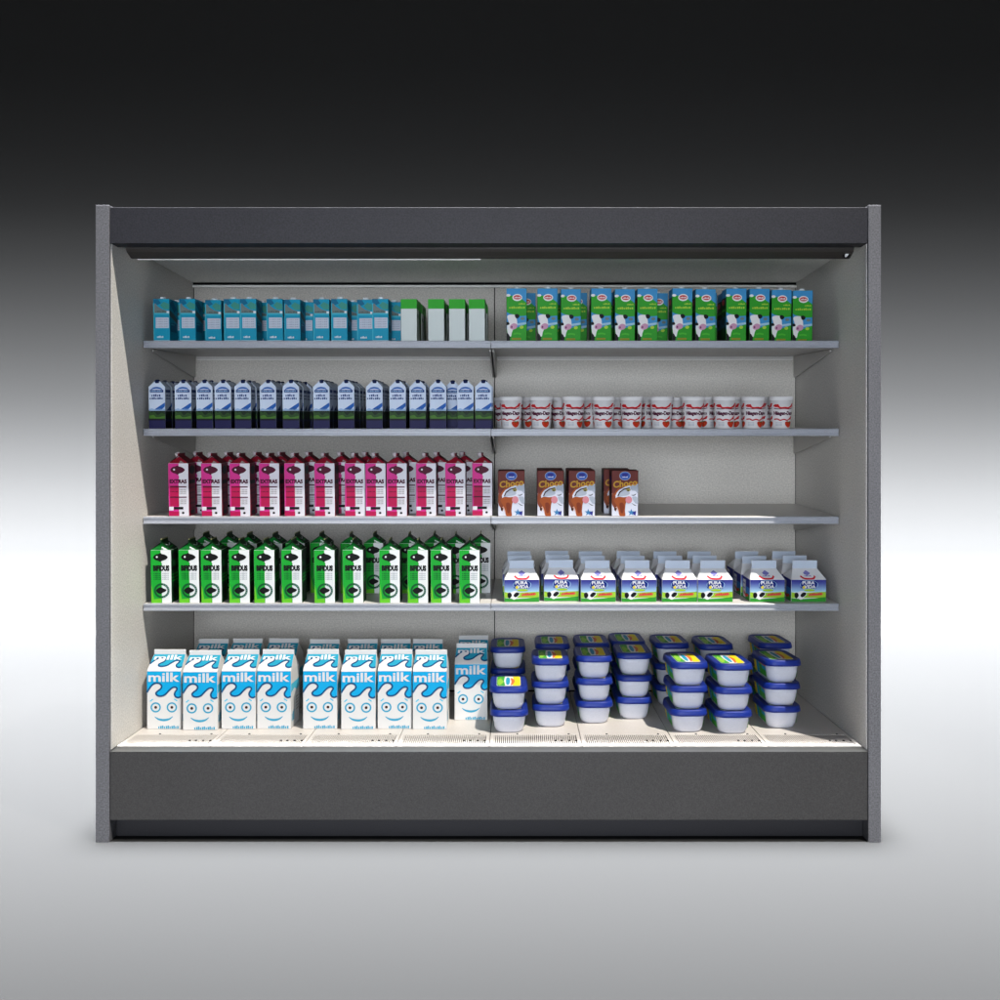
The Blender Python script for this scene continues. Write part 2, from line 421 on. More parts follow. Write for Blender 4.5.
def make_pink():
    w, d, hb, hr = .0697, .0697, .1846, .210
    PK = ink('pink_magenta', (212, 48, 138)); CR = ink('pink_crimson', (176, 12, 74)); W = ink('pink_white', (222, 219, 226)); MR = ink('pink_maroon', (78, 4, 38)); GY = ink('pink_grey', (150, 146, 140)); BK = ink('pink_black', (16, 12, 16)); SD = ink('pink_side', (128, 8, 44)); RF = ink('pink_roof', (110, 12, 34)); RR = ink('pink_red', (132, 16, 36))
    def art(mb):
        A = Art(mb, front(w, d, hb), (110, 225, 358, 885))
        A.poly(catmull([(112, 228), (112, 882)], 1) + [(236, 882), (236, 430), (246, 400), (236, 370), (240, 228)], PK, 1)
        A.rect(128, 505, 240, 760, CR, 2); A.rect(112, 826, 240, 880, CR, 2)
        fish(A, 228, 308, 90, 54, MR, W, 2)
        A.text('EXTRAS', 126, 424, 338, 476, MR, 3, 0.06)
        for y in (512, 640): A.rect(128, y, 334, y + 14, MR, 3)
        for k in range(3):
            A.scribble(246, 548 + k*22, 330, 560 + k*22, GY, 2, 6); A.scribble(246, 676 + k*22, 330, 688 + k*22, GY, 2, 6)
            A.scribble(134, 550 + k*22, 232, 560 + k*22, MR, 3, 6) if k == 1 else None
        A.rect(116, 766, 170, 812, W, 3); A.rect(174, 768, 292, 800, BK, 3); A.poly(ell(288, 842, 16, 14), BK, 2)
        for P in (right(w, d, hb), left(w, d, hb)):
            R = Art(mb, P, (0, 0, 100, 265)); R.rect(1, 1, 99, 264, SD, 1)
            R.oval(52, 34, 40, 22, BK, 2); R.rect(10, 84, 90, 104, BK, 2)
            for k in range(5): R.scribble(12, 118 + 26*k, 88, 128 + 26*k, MR, 2, 6)
            R.rect(20, 236, 80, 256, BK, 2)
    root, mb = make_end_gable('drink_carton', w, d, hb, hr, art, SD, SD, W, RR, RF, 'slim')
    A = Art(mb, lambda u, v, o: ((u-.5)*w*(1-v), -d/2 + .012*v - o*1.2, hb + (hr-.003-hb)*v), (0, 0, 100, 100))
    A.poly([(56, 92), (68, 60), (82, 92)], GY, 1)
    mb.build('gable_top', root)
    mb = MB(); mb.cyl((-.006, -.010, hr - .006), (-.25, -.15, 1), .009, .0085, .018, ink('pink_cap', (196, 186, 190)), 18, .0015); mb.build('cap', root)
    return root

def make_green():
    w, d, hb, hr = .0704, .0704, .1854, .211
    GR = ink('kefir_green', (22, 168, 48)); LM = ink('kefir_lime', (104, 196, 40)); W = ink('kefir_white', (240, 242, 240)); BK = ink('kefir_black', (8, 10, 9)); DG = ink('kefir_dark_green', (6, 92, 40)); GY = ink('kefir_grey', (172, 178, 182)); BG = ink('kefir_blue_grey', (110, 136, 142)); SD = ink('kefir_side', (10, 60, 26)); RF = ink('kefir_roof_shaded', (8, 44, 18)); TN = ink('kefir_tan', (150, 150, 104))
    def art(mb):
        A = Art(mb, front(w, d, hb), (75, 260, 335, 930))
        A.poly([(77, 263), (206, 263), (204, 290), (216, 310), (206, 400), (222, 440), (210, 470), (214, 927), (77, 927)], GR, 1)
        A.poly([(77, 780), (84, 700), (110, 880), (208, 870), (208, 927), (77, 927)], LM, 2)
        fish(A, 203, 352, 94, 52, BK, W, 3)
        A.text('BIFIDUS', 106, 452, 314, 526, BK, 3, 0.07)
        for k in range(4):
            A.scribble(112, 548 + k*24, 204, 562 + k*24, DG, 3, 5); A.scribble(222, 548 + k*24, 306, 562 + k*24, GY, 2, 5)
        A.ring(212, 772, 100, 94, 26, DG, 3)
        for k in range(9):
            a = -1.3 + k*.32; A.line([(212 + 82*math.cos(a), 772 + 78*math.sin(a)), (212 + 96*math.cos(a), 772 + 90*math.sin(a))], 17, BG, 4)
        A.poly(catmull([(140,770),(165,742),(205,728),(235,744),(272,760),(258,784),(220,800),(196,816),(160,800)], 4, True), BK, 4)
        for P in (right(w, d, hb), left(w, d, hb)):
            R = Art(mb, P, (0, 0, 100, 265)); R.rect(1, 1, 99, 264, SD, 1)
            R.oval(52, 34, 40, 22, BK, 2); R.rect(10, 84, 90, 104, BK, 2)
            for k in range(3): R.scribble(12, 120 + 16*k, 88, 128 + 16*k, GR, 2, 6)
            R.ring(50, 210, 38, 36, 8, BK, 2); R.oval(50, 210, 22, 18, BK, 2)
    root, mb = make_end_gable('drink_carton', w, d, hb, hr, art, SD, SD, W, ink('kefir_end_shaded', (12, 112, 38)), RF, 'slim')  # end triangle and roof greens darkened to include shade
    A = Art(mb, lambda u, v, o: ((u-.5)*w*(1-v), -d/2 + .012*v - o*1.2, hb + (hr-.003-hb)*v), (0, 0, 100, 100))
    A.poly([(54, 94), (58, 50), (88, 94)], W, 1); A.oval(58, 82, 10, 8, DG, 2); A.oval(30, 84, 9, 8, DG, 1)
    n = Vector((hr-hb, 0, w/2)).normalized()
    def RP(u, v, o): return (w/2 - (w/2 - .0018)*v + n.x*o, (u-.5)*d*.94, hb + (hr-hb)*v + n.z*o)
    A = Art(mb, RP, (0, 0, 100, 60)); A.line([(20, 20), (45, 30), (80, 16)], 6, GY, 1); A.line([(30, 42), (80, 38)], 5, GR, 1)
    mb.build('gable_top', root)
    mb = MB(); mb.box(-.0013, .0013, -d/2 + .004, d/2 - .004, hr + .0085, hr + .0125, TN, .0004, 1); mb.build('seal_edge', root)
    return root

def make_blue():
    w, d, hb, hr = .0568, .0568, .1459, .166
    W = ink('blue_white', (212, 224, 242)); NV = ink('blue_navy', (28, 27, 76)); GR = ink('blue_green', (38, 72, 28)); DG = ink('blue_dark_green', (18, 40, 20)); BL = ink('blue_blue', (30, 92, 176)); DB = ink('blue_deep', (24, 60, 124)); LB = ink('blue_light', (150, 184, 220)); BK = ink('blue_black', (12, 12, 22)); CP = ink('blue_cap', (16, 32, 78))
    root = empty('milk_carton', (0, 0, 0))
    mb = MB()
    # five-sided body, ridge along Y, end faces leaning in a little at the top
    f = [(-w/2, 0), (w/2, 0), (w/2, hb), (.008, hr), (-.008, hr), (-w/2, hb)]
    dy = lambda z: max(0, z - hb) * 0.25
    a = [mb.bm.verts.new((x, -d/2 + dy(z), z)) for x, z in f]; c = [mb.bm.verts.new((x, d/2 - dy(z), z)) for x, z in f]
    i = mb.mi(W); fs = [mb.bm.faces.new(a), mb.bm.faces.new(c[::-1])]
    for k in range(6): fs.append(mb.bm.faces.new((a[k], a[(k+1) % 6], c[(k+1) % 6], c[k])))
    for q in fs: q.material_index = i
    bmesh.ops.recalc_face_normals(mb.bm, faces=fs)
    A = Art(mb, front(w, d, hb), (55, 170, 250, 690))
    A.rect(55, 586, 250, 690, NV, 1); A.rect(55, 566, 250, 586, BK, 1); A.rect(55, 466, 250, 566, GR, 1)
    A.poly(catmull([(55,468),(90,490),(120,478),(160,520),(205,492),(250,512)], 4) + [(250, 466), (55, 466)], DG, 2)
    A.poly(catmull([(57,532),(110,520),(150,548),(248,528)], 4) + [(248, 562), (57, 562)], ink('blue_grass', (70, 118, 36)), 2)
    A.line(catmull([(84, 206), (110, 190), (150, 182), (196, 190), (220, 206)], 4), 22, BL, 1, True)
    A.rect(72, 208, 232, 240, DB, 1); A.scribble(84, 214, 218, 230, LB, 2, 7)
    A.scribble(90, 262, 200, 290, DB, 1, 5); A.scribble(68, 300, 230, 326, DB, 1, 7)
    A.poly([(120, 452), (180, 410), (248, 364), (248, 410), (205, 456)], BL, 1); A.poly(catmull([(57,452),(90,436),(130,450),(180,440),(248,446)], 4) + [(248, 464), (57, 464)], LB, 1)
    for P in (right(w, d, hb), left(w, d, hb)):
        R = Art(mb, P, (0, 170, 100, 690)); R.rect(0, 566, 100, 690, BK, 1); R.rect(0, 470, 100, 566, DG, 1); R.rect(0, 570, 100, 600, NV, 2)
        R.rect(8, 205, 90, 240, DB, 1); R.scribble(10, 266, 90, 286, DB, 1, 6); R.scribble(10, 304, 90, 322, DB, 1, 7); R.poly([(20, 464), (100, 390), (100, 464)], DB, 1)
    mb.build('body', root)
    mb = MB(); mb.cyl((0, -d/2 + .010, hr - .005), (0, -.35, 1), .0088, .0082, .009, CP, 18, .0012); mb.build('cap', root)
    return root

def make_brick(name, w, d, h, base, art, cap=None, bev=.0012):
    root = empty(name, (0, 0, 0))
    mb = MB(); mb.box(-w/2, w/2, -d/2, d/2, 0, h, base, bev); art(mb); mb.build('body', root)
    if cap:
        mb = MB(); mb.cyl((0, -d/2 + .018, h), (0, 0, 1), .0105, .0095, .008, cap, 18, .001); mb.build('cap', root)
    return root

def make_teal():
    w, d, h = .0565, .075, .147
    T = ink('teal_base', (10, 150, 182)); TD = ink('teal_deep', (6, 104, 140)); PL = ink('teal_label', (196, 204, 216)); GY = ink('teal_grey', (112, 126, 124)); GN = ink('teal_green', (60, 146, 132)); W = ink('teal_white', (222, 230, 232)); DK = ink('teal_dark_print', (70, 96, 96)); LT = ink('teal_light', (60, 178, 200))
    def art(mb):
        A = Art(mb, front(w, d, h), (125, 175, 300, 688))
        A.poly([(127, 240), (150, 230), (175, 268), (220, 300), (274, 318), (274, 345), (127, 345)], GY, 1)
        A.poly([(200, 250), (240, 210), (298, 240), (298, 300), (240, 300)], GN, 1)
        A.poly([(127, 178), (180, 178), (210, 230), (170, 250), (127, 215)], TD, 1)
        A.scribble(150, 318, 270, 336, DK, 2, 7); A.rect(127, 346, 298, 366, LT, 2); A.rect(270, 322, 298, 350, W, 2)
        A.rect(150, 400, 292, 528, PL, 1)
        for k in range(4): A.scribble(160, 416 + k*28, 282, 428 + k*28, ink('teal_soft_print', (160, 168, 186)), 2, 6)
        A.scribble(162, 620, 232, 646, W, 1, 5); A.rect(127, 672, 298, 688, ink('teal_foot', (150, 200, 210)), 1)
        A.rect(126, 230, 136, 670, LT, 2)
        for P, s in ((right(w, d, h), 1), (left(w, d, h), -1)):
            R = Art(mb, P, (0, 0, 100, 195))
            R.poly([(0, 50), (50, 64), (96, 86), (96, 108), (60, 96), (0, 76)], DK, 1); R.poly([(0, 20), (40, 4), (90, 40), (60, 60)], TD, 1)
            R.rect(10, 108, 84, 150, TD, 1); R.scribble(14, 112, 60, 118, LT, 2, 5)
    return make_brick('drink_carton', w, d, h, T, art, ink('teal_cap', (224, 232, 236)))

def make_whitegreen():
    w, d, h = .0555, .13, .146
    W = ink('pale_white', (214, 222, 218)); G = ink('pale_green', (48, 170, 42)); DG = ink('pale_dark_green', (24, 98, 30)); BR = ink('pale_brown', (96, 84, 56)); IN = ink('pale_indigo', (62, 60, 96))
    def art(mb):
        A = Art(mb, front(w, d, h), (395, 190, 585, 690)); A.rect(395, 190, 585, 302, G, 1)
        for P in (right(w, d, h), left(w, d, h)):
            R = Art(mb, P, (0, 0, 100, 115)); R.rect(0, 0, 100, 26, G, 1)
            R.poly([(40, 26), (100, 26), (100, 114), (62, 114), (56, 80)], DG, 1); R.rect(66, 60, 86, 110, BR, 2); R.oval(20, 44, 12, 7, IN, 1)
        T = Art(mb, lambda u, v, o: ((u-.5)*w, (v-.5)*d, h + o), (0, 0, 10, 10)); T.rect(.2, .2, 9.8, 9.8, G, 1)
    return make_brick('drink_carton', w, d, h, W, art)

def make_cow():
    w, d, h = .0697, .075, .183
    G = ink('cow_green', (46, 158, 38)); SK = ink('cow_sky', (62, 146, 202)); W = ink('cow_white', (236, 234, 232)); RD = ink('cow_red', (196, 60, 66)); LM = ink('cow_lime', (172, 208, 60)); BK = ink('cow_black', (12, 12, 12)); PK = ink('cow_pink', (204, 150, 178)); LS = ink('cow_light_sky', (160, 200, 220)); DG = ink('cow_side_shaded', (12, 44, 16)); OL = ink('cow_olive', (140, 140, 34)); MV = ink('cow_mauve', (120, 60, 100))
    def art(mb):
        A = Art(mb, front(w, d, h), (85, 115, 330, 748))
        A.poly([(86, 117), (328, 117), (328, 285), (270, 240), (200, 205), (140, 200), (86, 196)], SK, 1)
        A.poly(ell(106, 198, 26, 16), W, 2)
        A.oval(216, 224, 60, 42, W, 2); A.oval(216, 222, 48, 26, RD, 3); A.scribble(180, 214, 254, 232, W, 4, 6)
        A.scribble(232, 290, 312, 308, LM, 2, 5); A.scribble(118, 330, 312, 356, LM, 2, 8)
        A.poly(catmull([(86,395),(120,415),(180,430),(250,446),(328,440)], 4) + [(328, 540), (220, 580), (86, 600)], SK, 1)
        A.line(catmull([(200, 548), (260, 540), (328, 530)], 4), 26, LS, 2)
        A.poly(catmull([(92,450),(130,428),(190,432),(206,470),(214,520),(210,570),(170,600),(150,640),(136,690),(100,660),(90,560),(110,520)], 4, True), W, 3)
        A.poly(catmull([(186,430),(212,420),(240,436),(236,464),(206,474),(190,456)], 4, True), BK, 4)
        A.poly(catmull([(86,520),(112,520),(120,546),(86,552)], 4, True), BK, 4)
        A.poly(catmull([(130,560),(170,532),(214,548),(206,590),(160,606),(128,590)], 4, True), PK, 4); A.oval(148, 576, 10, 14, MV, 5)
        A.poly([(86, 640), (112, 665), (130, 700), (124, 747), (86, 747)], BK, 4)
        A.poly(ell(268, 578, 24, 20), LM, 3); A.poly(ell(280, 476, 26, 18), ink('cow_grey', (110, 130, 120)), 2)
        A.line(catmull([(170, 660), (215, 652), (260, 662)], 4), 20, ink('cow_mid_green', (70, 180, 44)), 2); A.rect(150, 706, 262, 730, OL, 2)
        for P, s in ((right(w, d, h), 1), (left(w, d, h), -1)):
            R = Art(mb, P, (0, 0, 100, 250)); R.rect(0, 0, 100, 40, SK, 1); R.rect(0, 40, 100, 250, DG, 1); R.oval(40, 60, 26, 14, RD, 2)  # side inks darker than the front, shade put into the colour
            R.scribble(10, 92, 90, 104, G, 2, 6); R.rect(0, 130, 100, 180, ink('cow_side_blue_shaded', (28, 76, 100)), 2); R.oval(40, 150, 22, 18, BK, 3)
    return make_brick('milk_carton', w, d, h, G, art, ink('cow_cap', (220, 224, 228)))

def make_choc():
    w, d, h = .0916, .085, .1585
    BR = ink('choc_brown', (104, 44, 38)); DB = ink('choc_dark', (52, 18, 16)); BL = ink('choc_blue', (50, 92, 180)); NV = ink('choc_navy', (40, 44, 132)); W = ink('choc_white', (212, 215, 228)); YL = ink('choc_yellow', (198, 148, 40)); OR = ink('choc_rust', (152, 72, 26)); PK = ink('choc_pink', (204, 130, 140)); GY = ink('choc_grey', (168, 176, 190)); TL = ink('choc_teal', (60, 120, 170)); BK = ink('choc_black', (24, 18, 18))
    def art(mb):
        A = Art(mb, front(w, d, h), (100, 185, 437, 760))
        A.poly([(102, 470), (140, 480), (190, 430), (270, 385), (360, 358), (435, 352), (435, 757), (102, 757)], W, 1)
        A.oval(268, 250, 72, 56, GY, 2); A.oval(268, 250, 66, 50, BL, 3); A.poly(ell(268, 236, 40, 20), NV, 4); A.scribble(232, 256, 306, 272, W, 4, 6)
        A.text('Choco', 118, 318, 424, 404, YL, 3, 0.03, -34)
        A.line(catmull([(135, 500), (160, 450), (210, 400), (280, 372), (350, 352), (435, 335)], 5), 22, OR, 2)
        A.poly(catmull([(175,515),(190,470),(240,430),(300,420),(330,470),(300,495),(240,505)], 4, True), GY, 2)
        A.poly(ell(312, 425, 28, 22), ink('choc_olive', (150, 140, 70)), 3); A.oval(308, 434, 10, 9, BK, 4)
        A.poly(catmull([(104,480),(128,470),(150,520),(138,560),(168,640),(150,700),(128,650),(104,600)], 4, True), ink('choc_splash', (126, 58, 30)), 2)
        A.poly(catmull([(340,380),(400,366),(434,372),(434,470),(400,440),(350,430)], 4, True), GY, 2); A.poly(catmull([(360,520),(400,510),(434,530),(434,600),(396,590)], 4, True), GY, 2)
        A.poly([(172, 500), (196, 450), (250, 412), (330, 392), (330, 402), (255, 426), (206, 462), (186, 508)], DB, 4)
        A.line(catmull([(350, 492), (385, 494), (412, 476)], 4), 12, BK, 2, True)
        A.poly(catmull([(130,550),(180,515),(250,520),(310,515),(300,560),(280,600),(270,690),(272,757),(205,757),(190,690),(160,620),(140,590)], 4, True), OR, 3)
        A.poly(catmull([(200,600),(240,590),(262,640),(240,720),(214,700)], 4, True), ink('choc_mid', (120, 48, 20)), 4)
        A.oval(318, 552, 42, 46, PK, 4); A.line([(352, 592), (390, 618), (420, 628)], 10, BK, 2, True)
        A.poly(ell(145, 670, 14, 20), BK, 2); A.line(catmull([(160, 640), (190, 690), (205, 740)], 4), 24, ink('choc_blush', (214, 176, 160)), 2)
        st = []
        for k in range(10):
            r = 48 if k % 2 == 0 else 20; a = -PI/2 + k*PI/5; st.append((350 + r*math.cos(a), 712 + r*math.sin(a)))
        A.poly(st, TL, 2); A.poly([(365, 715), (412, 690), (405, 752), (380, 740)], NV, 3)
        for P in (right(w, d, h), left(w, d, h)):
            R = Art(mb, P, (0, 0, 100, 180)); R.rect(0, 0, 100, 180, DB, 1); R.poly([(0, 110), (60, 90), (100, 110), (100, 179), (0, 179)], ink('choc_side_grey', (96, 92, 96)), 2); R.oval(50, 40, 26, 18, NV, 2)
    root = make_brick('chocolate_milk_carton', w, d, h, BR, art)
    mb = MB(); mb.box(-w/2 + .001, w/2 - .001, -.006, .006, h, h + .0025, DB, .0008, 1)
    mb.build('top_seam', root)
    return root

def make_cup():
    h, r0, r1 = .112, .0328, .0420
    W = ink('cup_white', (232, 230, 230)); RD = ink('cup_red', (196, 24, 34)); PL = ink('cup_plum', (82, 22, 52)); ST = ink('cup_strawberry', (196, 52, 26)); GR = ink('cup_leaf', (70, 100, 40)); GY = ink('cup_grey', (172, 178, 190)); HL = ink('cup_berry_light', (226, 110, 60))
    root = empty('ice_cream_cup', (0, 0, 0))
    N = 36
    ring = lambda r, z: [(r*math.cos(2*PI*k/N), r*math.sin(2*PI*k/N), z) for k in range(N)]
    mb = MB(); mb.loft([ring(r0 - .002, 0), ring(r0, .002), ring(r1 - .0012, h - .012)], W)
    def P(u, v, o):
        a = -PI/2 + (u - .5) * 2 * PI; z = .002 + v * (h - .014); r = r0 + (r1 - .0012 - r0) * v + o + .0003
        return (r*math.cos(a), r*math.sin(a), z)
    # picture coordinates: 720 across the full turn, so the visible front is about 230..490
    A = Art(mb, P, (0, 0, 720, 330))
    for c in (0, 240, 480):
        o = c - 120 + 0
        def sh(pts): return [((x + o) % 720 if False else x + o, y) for x, y in pts]
        if c == 0: continue
    for o in (-240, 0, 240):
        def q(pts): return [(x + o, y) for x, y in pts]
        def ok(pts): return all(0 <= x <= 720 for x, _ in pts)
        def ln(pts, w, m, l=1, t=False):
            pts = q(pts)
            if ok(pts): A.line(pts, w, m, l, t)
        def pg(pts, m, l=1):
            pts = q(pts)
            if ok(pts): A.blob(pts, m, l)
        ln(catmull([(250,72),(275,58),(300,80),(330,92),(370,88),(405,92),(440,72),(468,40)], 5), 19, RD, 1)
        pg([(262, 84), (272, 52), (300, 48), (318, 84)], RD, 2); pg([(426, 84), (452, 40), (474, 34), (462, 80)], RD, 2)
        ln(catmull([(252,98),(300,104),(360,100),(420,104),(466,92)], 5), 9, PL, 1)
        ln(catmull([(250,226),(290,222),(320,236),(360,226),(400,236),(430,222),(466,192)], 5), 15, RD, 1)
        pg([(424, 232), (448, 196), (472, 186), (462, 224)], RD, 2)
        for k in range(3): 
            pg([(268, 262 + 16*k), (340, 262 + 16*k), (340, 270 + 16*k), (268, 270 + 16*k)], GY, 1)
        pg(catmull([(374,266),(392,248),(425,254),(452,248),(470,268),(458,300),(424,322),(388,302)], 4, True), ST, 2)
        pg([(398, 256), (424, 264), (450, 254), (440, 246), (424, 252), (408, 246)], GR, 3); pg(ell(440, 282, 6, 5, 10), HL, 3)
    A.text('Häagen-Dazs', 250, 130, 470, 190, PL, 3, 0.06)
    A.text('Häagen-Dazs', 16, 136, 224, 184, PL, 3, 0.03); A.text('Häagen-Dazs', 496, 136, 704, 184, PL, 3, 0.03)
    mb.build('body', root)
    mb = MB(); mb.loft([ring(r1 - .0016, h - .013), ring(r1 - .0002, h - .012), ring(r1 + .0012, h - .001), ring(r1, h), ring(r1 - .003, h - .0005), ring(r1 - .004, h - .003)], W)
    mb.build('lid', root)
    return root

def rrect(w, d, r, z, n=5, oy=0.0):
    out = []
    for cx, cy, a in ((w/2-r, d/2-r, 0), (-w/2+r, d/2-r, PI/2), (-w/2+r, -d/2+r, PI), (w/2-r, -d/2+r, 1.5*PI)):
        for k in range(n + 1):
            t = a + PI/2*k/n; out.append((cx + r*math.cos(t), cy + r*math.sin(t) + oy, z))
    return out
def make_tub():
    W = mat('tub_plastic', (206, 208, 218), 0.4, 0.3, speck=0.05, speck_scale=400); BL = mat('tub_lid_plastic', (19, 42, 126), 0.42, 0.3); 
    GR = ink('tub_green', (70, 172, 56)); LG = ink('tub_lime', (150, 206, 70)); CY = ink('tub_cyan', (40, 160, 200)); WH = ink('tub_white', (238, 240, 240)); OR = ink('tub_orange', (232, 120, 60)); YL = ink('tub_yellow', (246, 220, 30)); NV = ink('tub_navy', (14, 24, 84))
    root = empty('plastic_tub', (0, 0, 0))
    w, d = .112, .185
    mb = MB()
    mb.loft([rrect(w-.034, d-.034, .024, .0), rrect(w-.022, d-.022, .030, .003), rrect(w-.010, d-.010, .034, .016), rrect(w-.003, d-.003, .034, .040), rrect(w, d, .034, .066)], W)
    # printed label wrapped round the left and right sides
    for s in (-1, 1):
        for (a, b, z0, z1, m) in ((-.064, .010, .014, .036, GR), (-.064, -.020, .036, .050, CY), (-.020, .010, .036, .050, GR), (-.064, .010, .050, .062, OR), (.010, .040, .014, .062, CY), (.040, .066, .014, .062, YL)):
            def px(z): return w/2 - .005 + .0050*min(1, (z-.014)/.036) + .0012
            zz = [z0 + (z1-z0)*k/4 for k in range(5)]
            for u, v in zip(zz, zz[1:]):
                pts = [(s*px(u), a, u), (s*px(u), b, u), (s*px(v), b + .006, v), (s*px(v), a + .006, v)]
                mb.poly(pts if s > 0 else pts[::-1], m)
    mb.build('body', root)
    L, Dp = .131, .203
    mb = MB()
    mb.loft([rrect(L-.012, Dp-.012, .034, .058), rrect(L, Dp, .038, .0585), rrect(L-.001, Dp-.001, .038, .066), rrect(L-.006, Dp-.006, .036, .076), rrect(L-.010, Dp-.010, .034, .0785),
             rrect(L-.020, Dp-.020, .030, .0788), rrect(L-.023, Dp-.023, .029, .0768)], BL)
    lid = mb.build('lid', root)
    lw, ld = .082, .142
    mb = MB(); z = .0772
    P = lambda u, v, o: ((u-.5)*lw, (v-.5)*ld, z + o)
    A = Art(mb, P, (0, 0, 100, 100))
    mb.loft([rrect(lw, ld, .012, .0765, 4), rrect(lw, ld, .012, z, 4)], WH, True, True, False)
    A.poly([(1, 10), (8, 1), (34, 1), (30, 50), (36, 99), (8, 99), (1, 90)], GR, 1); A.poly([(4, 40), (16, 20), (30, 60), (14, 96), (4, 86)], LG, 2)
    A.poly([(36, 1), (56, 1), (50, 99), (38, 99)], WH, 1); A.poly(catmull([(40,22),(52,15),(56,50),(50,88),(40,80)], 4, True), CY, 2)
    A.poly([(68, 1), (92, 1), (99, 10), (99, 90), (92, 99), (66, 99), (72, 50)], YL, 1)
    A.poly(catmull([(58,20),(70,30),(76,52),(68,84),(58,96),(62,56)], 4, True), OR, 2)
    mb.build('lid_label', lid)
    return root

# ------------------------------------------------------------------ placing the goods
ORD = ['first', 'second', 'third', 'fourth', 'fifth', 'sixth', 'seventh', 'eighth', 'ninth', 'tenth', 'eleventh', 'twelfth', 'thirteenth', 'fourteenth', 'fifteenth']
def nth(i, n):
    if i == 0: return 'leftmost'
    if i == n - 1: return 'rightmost'
    return ORD[i] + ' from left'
class Kind:
    def __init__(self, maker, cat, group): self.maker, self.cat, self.group, self.proto = maker, cat, group, None
    def put(self, loc, rot, label):
        if self.proto is None:
            o = self.proto = self.maker(); o.location = loc; o.rotation_euler = rot
        else: o = copy_thing(self.proto, loc, rot)
        tag(o, label, self.cat, self.group); return o
def on_shelf(kind, i, px, face, d, label, yaw=0.0):
    cy = face + d/2
    return kind.put((XX(px, face), cy, sz(i, cy) + .0004), (ANG, 0, rad(yaw)), label)
def jit(a): return random.uniform(-a, a)

# top left: teal cartons
teal = Kind(make_teal, 'carton', 'teal cartons on the top left shelf')
tx = [162, 188, 213.5, 232.5, 248.5, 275, 293, 320.7, 339.7, 365.3, 380.5]
tdep = [.282, .282, .31, .285, .282, .285, .30, .29, .283, .305, .283]
tx = [162, 188, 213.5, 232.5, 248.5, 275, 292.8, 321.5, 339.7, 365.3, 380.7]
for k, x in enumerate(tx):
    on_shelf(teal, 0, x, tdep[k], .075, 'teal carton with pale label panel, %s in the top shelf front row' % nth(k, len(tx)), jit(1.5))
# those of the row behind that show in the gaps, named by the front carton they stand behind
tb = [(0, 176), (1, 199), (2, 222), (4, 262), (6, 305), (8, 352), (10, 394)]
for k, x in tb:
    on_shelf(teal, 0, x, .375 + jit(.01), .075, 'teal carton half hidden behind the front teal carton that is %s' % nth(k, len(tx)), jit(2))
wg = Kind(make_whitegreen, 'carton', 'white cartons with green tops on the top left shelf')
wx = [409.3, 436, 457, 477]
wl = ['white carton with green top standing right beside the last teal carton', 'white carton with green top, second from left of the four', 'white carton with green top, third from left of the four', 'white carton with green top, nearest the gap by the cow cartons']
for k, x in enumerate(wx):
    on_shelf(wg, 0, x, .285, .13, wl[k], jit(1))
    X = XX(x, .285)
    on_shelf(wg, 0, VX + (X + .003) * S(.43) / K, .43, .13, 'shaded green topped carton behind the white and green one that is %s' % nth(k, 4), jit(1.5))
# top right: green cow cartons
cow = Kind(make_cow, 'carton', 'green cow cartons on the top right shelf')
cx = [516.8, 547.6, 571, 601, 624.8, 647.3, 682, 705.3, 736, 759, 781, 802.3]
cd = [.282, .282, .30, .283, .30, .29, .282, .30, .285, .292, .318, .335]
for k, x in enumerate(cx):
    on_shelf(cow, 0, x, cd[k], .075, 'green carton with a cow picture, %s in the top shelf front row' % nth(k, len(cx)), jit(1))
for k, x in ((0, 526), (1, 552), (2, 577), (3, 604), (5, 658), (7, 707), (8, 731), (9, 757)):
    on_shelf(cow, 0, x, .40 + jit(.012), .075, 'green cow carton half hidden behind the cow front carton that is %s' % nth(k, len(cx)), jit(1))
# second shelf left: blue and white cartons, several deep
blue = Kind(make_blue, 'carton', 'blue and white cartons on the second left shelf')
bx = [157.3, 183.3, 205, 223.3, 243, 268.5, 291, 321.7, 346.5, 374.3, 397.8, 418, 438, 465.5, 483.2]
for k, x in enumerate(bx):
    on_shelf(blue, 1, x, .283 + jit(.004), .0568, 'blue and white carton with navy cap, %s in the second shelf front row' % nth(k, len(bx)), jit(1.5))
    X = XX(x, .283)
    for r in (1, 2, 3):
        if r == 3 and k not in (0, 5, 6, 7, 8, 9): continue
        if k in (2, 3) and r == 2: continue
        dep = .283 + r * .066 + jit(.004)
        px = VX + X * S(dep) / K + jit(1.0)
        if k == 12 and r == 1: px = 452.5
        elif k >= 12 and r > 1: continue
        on_shelf(blue, 1, px, dep, .0568, 'blue and white carton %s behind the front one that is %s' % (('directly', 'two places', 'three places')[r-1], nth(k, len(bx))), jit(2))
# second shelf right: cups
cup = Kind(make_cup, 'cup', 'white ice cream cups on the second right shelf')
ux = [511.4, 541.5, 573.6, 604.3, 633, 663.2, 694.5, 726.5, 755.3, 783.5]
uyaw = [-6, -5, 12, -3, -8, -10, 10, 0, 6, 4]
for k, x in enumerate(ux):
    on_shelf(cup, 1, x, .284, .084, 'white ice cream cup with red bands, %s in the front row' % nth(k, len(ux)), uyaw[k])
for k, x in ((0, 506), (1, 533), (2, 563), (3, 593), (4, 622), (5, 652), (6, 680), (7, 710), (8, 741), (9, 768)):
    on_shelf(cup, 1, x, .385, .084, 'white ice cream cup directly behind the front cup that is %s' % nth(k, len(ux)), random.choice((-60, -30, 25, 50)))
